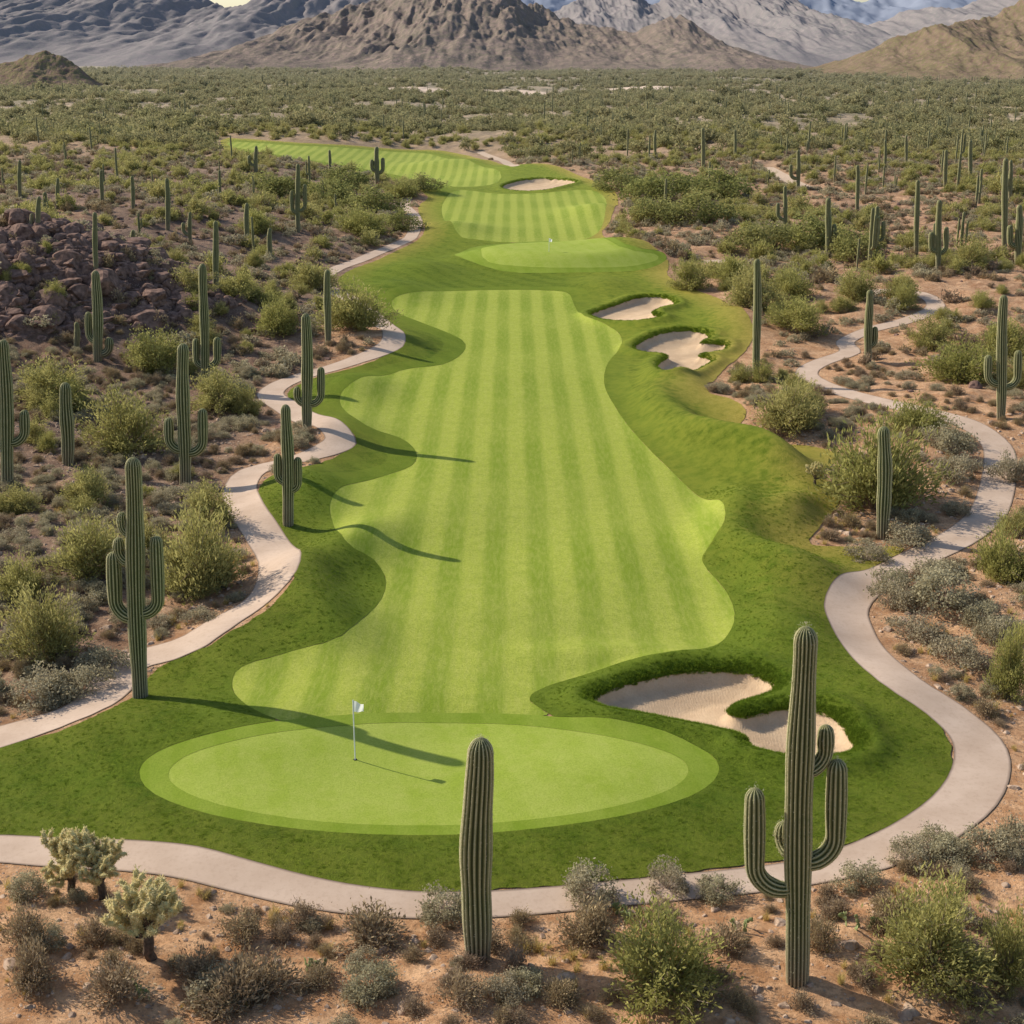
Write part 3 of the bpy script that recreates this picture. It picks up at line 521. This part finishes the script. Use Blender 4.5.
for a in [(700,225,70,36),(655,225,60,30),(660,205,70,34),(620,190,60,26),(420,190,40,18),(330,205,60,30),(370,215,60,30),(400,230,40,24),(345,190,60,26),(280,200,60,28),(810,250,70,36),(760,255,60,34),(860,262,60,34),(720,200,70,34)]:
    put('mesq','mesquite_tree',*a)
for a in [(950,612,80,45),(900,608,48,34),(962,668,60,34),(920,640,52,30),(1000,650,44,32),(895,588,42,28),(985,628,44,30),(940,580,50,28),(30,706,70,38),(75,694,60,36),(592,902,66,40),(668,890,46,32),(445,920,60,34),(25,905,44,32),(860,886,50,30),(912,864,50,28),(955,864,56,30),(992,866,64,36),(935,848,48,26),(370,1000,60,40),(100,670,50,30),(950,455,50,34),(1012,480,40,34),(960,480,50,30),(870,560,44,22),(910,545,60,26),(1020,855,50,40),(720,898,50,24)]:
    put('sage','bursage_bush',*a)
for a in [(590,952,90,56),(370,952,95,50),(515,982,42,34),(262,1000,90,56),(195,985,60,44),(225,1018,100,60),(30,1000,70,56),(90,950,54,34),(462,1020,66,38),(822,958,50,44),(660,930,60,34),(240,945,60,36),(20,960,60,50),(110,1015,90,50),(730,960,56,40),(890,925,60,30),(300,925,50,28),(560,1010,50,34)]:
    put('dry','dry_brush_bush',*a)
# ------------------------------------------------------------------ chollas / prickly pears
def mat_cho():
    k=NT('cholla_joint'); n=k.noise(9,3); return k.princ(k.mix(k.mr(n,.3,.7),(.36,.32,.13),(.58,.50,.24)),.9,k.bump(n,.4,.02))
MC=mat_cho(); MCS=leafmat('cholla_spines',(.60,.50,.23),(.85,.74,.44),(.80,.68,.38),.45,.1); MT=plain('cholla_trunk',(.06,.045,.03),(.16,.11,.08),10)
def cholla(name,loc,w,h,seed):
    g=np.random.RandomState(seed); A=Acc(); js=[]
    tp=np.array([0,0,h*.42]); A.add(*tube(np.linspace([0,0,-.1],tp,5)+g.normal(size=(5,3))*.01*h,np.linspace(.055,.045,5)*h,7),2)
    for i in range(9):
        th=i*2.4+g.rand(); el=g.uniform(.25,1.1); L_=h*g.uniform(.2,.33); p0=tp*g.uniform(.55,1.0); p1=p0+np.array([math.cos(th)*math.cos(el)*w/h*.9,math.sin(th)*math.cos(el)*w/h*.9,math.sin(el)])*L_
        A.add(*tube(np.linspace(p0,p1,3),np.array([.035,.032,.03])*h,6),2)
        for j in range(6):
            q0=p0+(p1-p0)*g.uniform(.5,1.0); cur=q0
            for m in range(4):
                d=unit(g,1)[0]*.75+(p1-p0)/np.linalg.norm(p1-p0)*.45+np.array([0,0,.45]); d/=np.linalg.norm(d); ln=h*g.uniform(.07,.12)*(1.0 if m else 1.2); js.append((cur,cur+d*ln)); cur=cur+d*ln
    for a_,b_ in js:
        r=.026*h; P=np.linspace(a_,b_,5); A.add(*tube(P,np.array([.5,1,1.05,.95,.15])*r,6),0)
        n=70; t=g.rand(n)[:,None]; c=a_*(1-t)+b_*t; u_=unit(g,n); s=np.cross(u_,unit(g,n)); s/=np.linalg.norm(s,axis=1)[:,None]; base=c+u_*r*.8
        Vv=np.stack([base-s*.0060*h,base+s*.0060*h,c+u_*r*g.uniform(1.6,2.3,n)[:,None]],1).reshape(-1,3); A.add(Vv,np.arange(n*3).reshape(n,3),None,1,g.rand(n))
    A.fin(name,[MC,MCS,MT],False,True,loc=loc)
for u,vb,vt,wp,sd in [(72,893,824,74,1),(102,895,830,68,2),(151,960,868,84,3)]:
    x,y,z=at(u,vb); px=depth(y,z)/F; cholla('cholla_cactus',(x,y,z),wp*px,(top_z(y,vt)-z),sd)
x,y,z=at(815,482); px=depth(y,z)/F; cholla('cholla_cactus',(x,y,z),24*px,26*px,4)
MPP=plain('prickly_pear_pad',(.18,.23,.09),(.32,.36,.16),6)
def pear(loc,s,seed):
    g=np.random.RandomState(seed); A=Acc()
    def pad(c,az,tilt,r,lv):
        nrm=np.array([math.cos(az),math.sin(az),0]); side=np.array([-math.sin(az),math.cos(az),0]); up=np.array([0,0,1])*math.cos(tilt)+side*math.sin(tilt); sd=np.cross(nrm,up)
        lat=np.linspace(-math.pi/2,math.pi/2,8); lon=np.linspace(0,2*math.pi,12,endpoint=False)
        Vv=np.array([c+up*r*(1+math.sin(a))+sd*r*.72*math.cos(a)*math.cos(b)+nrm*r*.16*math.cos(a)*math.sin(b) for a in lat for b in lon]); I_=np.arange(96).reshape(8,12); J=np.roll(I_,-1,1)
        A.add(Vv,np.stack([I_[:-1],J[:-1],J[1:],I_[1:]],-1).reshape(-1,4))
        if lv<2:
            for q in range(g.randint(1,4)): pad(c+up*r*1.8+sd*r*g.uniform(-.4,.4),az+g.uniform(-.8,.8),tilt+g.uniform(-.7,.7),r*.85,lv+1)
    for i in range(4): pad(np.array([g.normal()*.2*s,g.normal()*.2*s,-.02]),g.rand()*3,g.uniform(-.4,.4),.11*s,0)
    A.fin('prickly_pear_cactus',[MPP],True,True,loc=loc)
for i,(u,v) in enumerate([(312,970),(140,1000),(860,930),(735,925),(625,915)]): pear(at(u,v),.9,i)
# ------------------------------------------------------------------ flags
mw=plain('white_paint',(.78,.78,.76),(.82,.82,.8),5,.5,.0,0); mdk=plain('cup_shadow',(.02,.02,.02),(.03,.03,.03)); kf=NT('flag_fabric'); mf=kf.leaf((.85,.85,.83),.5)
def flag(u,vb,vt):
    x,y,z=at(u,vb); z=float(ground_z(x,y)[0][0])+.02; H=top_z(y,vt)-z; e=bpy.data.objects.new('golf_flag',None); scene.collection.objects.link(e); e.location=(x,y,z)
    v_,f_,a_=tube(np.linspace([0,0,-.1],[0,0,H],6),np.full(6,.022),10); p=mk('pole',v_,[f_],[mw]); p.parent=e
    nu,nv=14,8; U,Vv=np.meshgrid(np.linspace(0,1,nu),np.linspace(0,1,nv)); hh=.44*(1-.35*U); P=np.stack([.02+U*.34,.07*np.sin(U*7+Vv*2)*U,H-.02-Vv*hh-U*.16],-1).reshape(-1,3); I_=np.arange(nu*nv).reshape(nv,nu)
    c=mk('flag_cloth',P,[np.stack([I_[:-1,:-1],I_[1:,:-1],I_[1:,1:],I_[:-1,1:]],-1).reshape(-1,4)],[mf]); c.parent=e
    th=np.linspace(0,2*math.pi,20,endpoint=False); cv=np.concatenate([[[0,0,.006]],np.stack([.07*np.cos(th),.07*np.sin(th),0*th+.006],1)]); q=mk('hole_cup',cv,[np.stack([np.zeros(20,int),1+np.arange(20),1+(np.arange(20)+1)%20],1)],[mdk]); q.parent=e
flag(355,755,700); flag(549,250,238)
# ------------------------------------------------------------------ mountains
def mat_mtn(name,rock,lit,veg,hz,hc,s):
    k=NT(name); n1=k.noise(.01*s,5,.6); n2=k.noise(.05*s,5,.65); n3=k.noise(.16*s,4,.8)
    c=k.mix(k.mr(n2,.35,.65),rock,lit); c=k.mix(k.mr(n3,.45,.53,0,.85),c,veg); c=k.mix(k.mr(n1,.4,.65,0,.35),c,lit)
    hgt=k.math('ADD',n2,k.math('MULTIPLY',n3,.6)); c=k.mix(hz,c,hc)  # distance haze blended into the rock colour, no real atmosphere
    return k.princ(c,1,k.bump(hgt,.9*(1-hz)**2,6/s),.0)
def mountains(name,D,dep,prof,mat,seed,fx,nu=620,nt=150,u0=-420,u1=1440,rough=.5):
    pu=np.array([p[0] for p in prof],float); pv=np.array([p[1] for p in prof],float)
    us=np.linspace(max(u0,pu[0]),min(u1,pu[-1]),nu); vs=np.interp(us,pu,pv); dv=(512-vs)/F; H=np.maximum(CH+D*((-SP+dv*CP)/(CP+dv*SP)),0)
    xs=(us-512)/F*(D*CP+CH*SP); H=H*sst(0,.03,(us-us[0])/(us[-1]-us[0])+ (0.03 if pv[0]<40 else 0))*sst(0,.03,(us[-1]-us)/(us[-1]-us[0])+(0.03 if pv[-1]<40 else 0))
    t=np.linspace(-1,1,nt); Xm=np.repeat(xs[None],nt,0); Tm=np.repeat(t[:,None],nu,1); Hm=np.repeat(H[None],nt,0)
    wx=Xm+D*.02*fbm(Xm/(D*.05)+seed,Tm*2.5,3); rg=ridged(wx/(D*fx)+seed*3.1,Tm*1.7+seed+.0,5,.55); rg2=ridged(Xm/(D*fx*.4)+seed,Tm*4+seed,4,.6)
    off=.22*fbm(Xm/(D*.06)+9+seed,Xm*0+seed,2); g=np.clip(1-np.abs(Tm-off),0,1)
    edge=sst(0,.15,1-np.abs(Tm)); g=g*edge; Ym=D+Tm*dep
    z=Hm*(g**1.1)*(1-rough*(1-rg)*1.25*(1-g**3)-.18*(1-rg2))*1.08 + Hm*.04*fbm(Xm/(D*.010),Ym/(D*.03),3)*sst(.05,.3,g) - 3*(1-edge)
    I_=np.arange(nt*nu).reshape(nt,nu)
    return mk(name,np.stack([Xm,Ym,z],-1).reshape(-1,3),[np.stack([I_[:-1,:-1],I_[:-1,1:],I_[1:,1:],I_[1:,:-1]],-1).reshape(-1,4)],[mat])
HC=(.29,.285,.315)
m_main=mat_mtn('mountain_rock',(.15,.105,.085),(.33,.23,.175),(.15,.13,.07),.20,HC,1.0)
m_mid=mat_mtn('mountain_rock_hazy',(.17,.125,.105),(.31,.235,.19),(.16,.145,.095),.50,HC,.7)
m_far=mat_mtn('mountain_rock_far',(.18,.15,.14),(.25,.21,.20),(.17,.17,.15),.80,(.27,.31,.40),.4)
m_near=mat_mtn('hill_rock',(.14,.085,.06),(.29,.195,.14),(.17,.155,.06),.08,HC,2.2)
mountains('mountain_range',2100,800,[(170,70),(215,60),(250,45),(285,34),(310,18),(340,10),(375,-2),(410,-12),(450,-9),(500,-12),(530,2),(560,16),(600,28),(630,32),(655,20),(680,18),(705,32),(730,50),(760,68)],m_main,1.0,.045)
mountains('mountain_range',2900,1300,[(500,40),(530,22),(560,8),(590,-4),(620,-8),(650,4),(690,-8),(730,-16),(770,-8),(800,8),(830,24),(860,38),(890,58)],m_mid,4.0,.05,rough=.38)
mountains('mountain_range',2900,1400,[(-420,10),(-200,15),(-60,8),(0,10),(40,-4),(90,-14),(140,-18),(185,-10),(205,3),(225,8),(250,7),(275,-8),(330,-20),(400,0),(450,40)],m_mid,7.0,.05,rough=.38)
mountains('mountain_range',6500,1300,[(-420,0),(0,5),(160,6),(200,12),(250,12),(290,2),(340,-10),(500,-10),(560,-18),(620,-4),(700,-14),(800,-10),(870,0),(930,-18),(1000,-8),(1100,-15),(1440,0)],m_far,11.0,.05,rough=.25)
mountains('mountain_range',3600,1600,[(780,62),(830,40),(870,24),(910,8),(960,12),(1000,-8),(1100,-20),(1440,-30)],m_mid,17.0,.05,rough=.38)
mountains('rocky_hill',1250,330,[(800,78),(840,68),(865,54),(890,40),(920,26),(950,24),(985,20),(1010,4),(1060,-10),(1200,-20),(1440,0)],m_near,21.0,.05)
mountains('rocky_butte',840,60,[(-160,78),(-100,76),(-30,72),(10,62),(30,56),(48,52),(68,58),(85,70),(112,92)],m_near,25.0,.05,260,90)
# ------------------------------------------------------------------ light, sky, camera
el=math.radians(35); ax,ay=-.903,.43; sun=bpy.data.lights.new('sun','SUN'); sun.energy=4.9; sun.angle=math.radians(.6); sun.color=(1,.92,.78)
so=bpy.data.objects.new('sun',sun); scene.collection.objects.link(so); dvec=Vector((ax*math.cos(el),ay*math.cos(el),math.sin(el))); so.rotation_euler=dvec.to_track_quat('Z','Y').to_euler(); so.location=(0,0,80)
w=bpy.data.worlds.new('World'); scene.world=w; w.use_nodes=True; nt=w.node_tree; nt.nodes.clear(); sk=nt.nodes.new('ShaderNodeTexSky'); sk.sky_type='NISHITA'; sk.sun_disc=False; sk.sun_elevation=el; sk.sun_rotation=math.atan2(ax,ay)%(2*math.pi); sk.dust_density=1.0
bg=nt.nodes.new('ShaderNodeBackground'); bg.inputs[1].default_value=.15; wo=nt.nodes.new('ShaderNodeOutputWorld'); nt.links.new(sk.outputs[0],bg.inputs[0]); nt.links.new(bg.outputs[0],wo.inputs[0])
cam=bpy.data.cameras.new('camera'); cam.lens=50; cam.sensor_width=36; cam.clip_end=20000; co=bpy.data.objects.new('camera',cam); scene.collection.objects.link(co); co.location=(0,0,CH); co.rotation_euler=(math.pi/2-PITCH,0,0); scene.camera=co
scene.view_settings.view_transform='Standard'; scene.view_settings.look='None'; scene.view_settings.exposure=0
print('done')
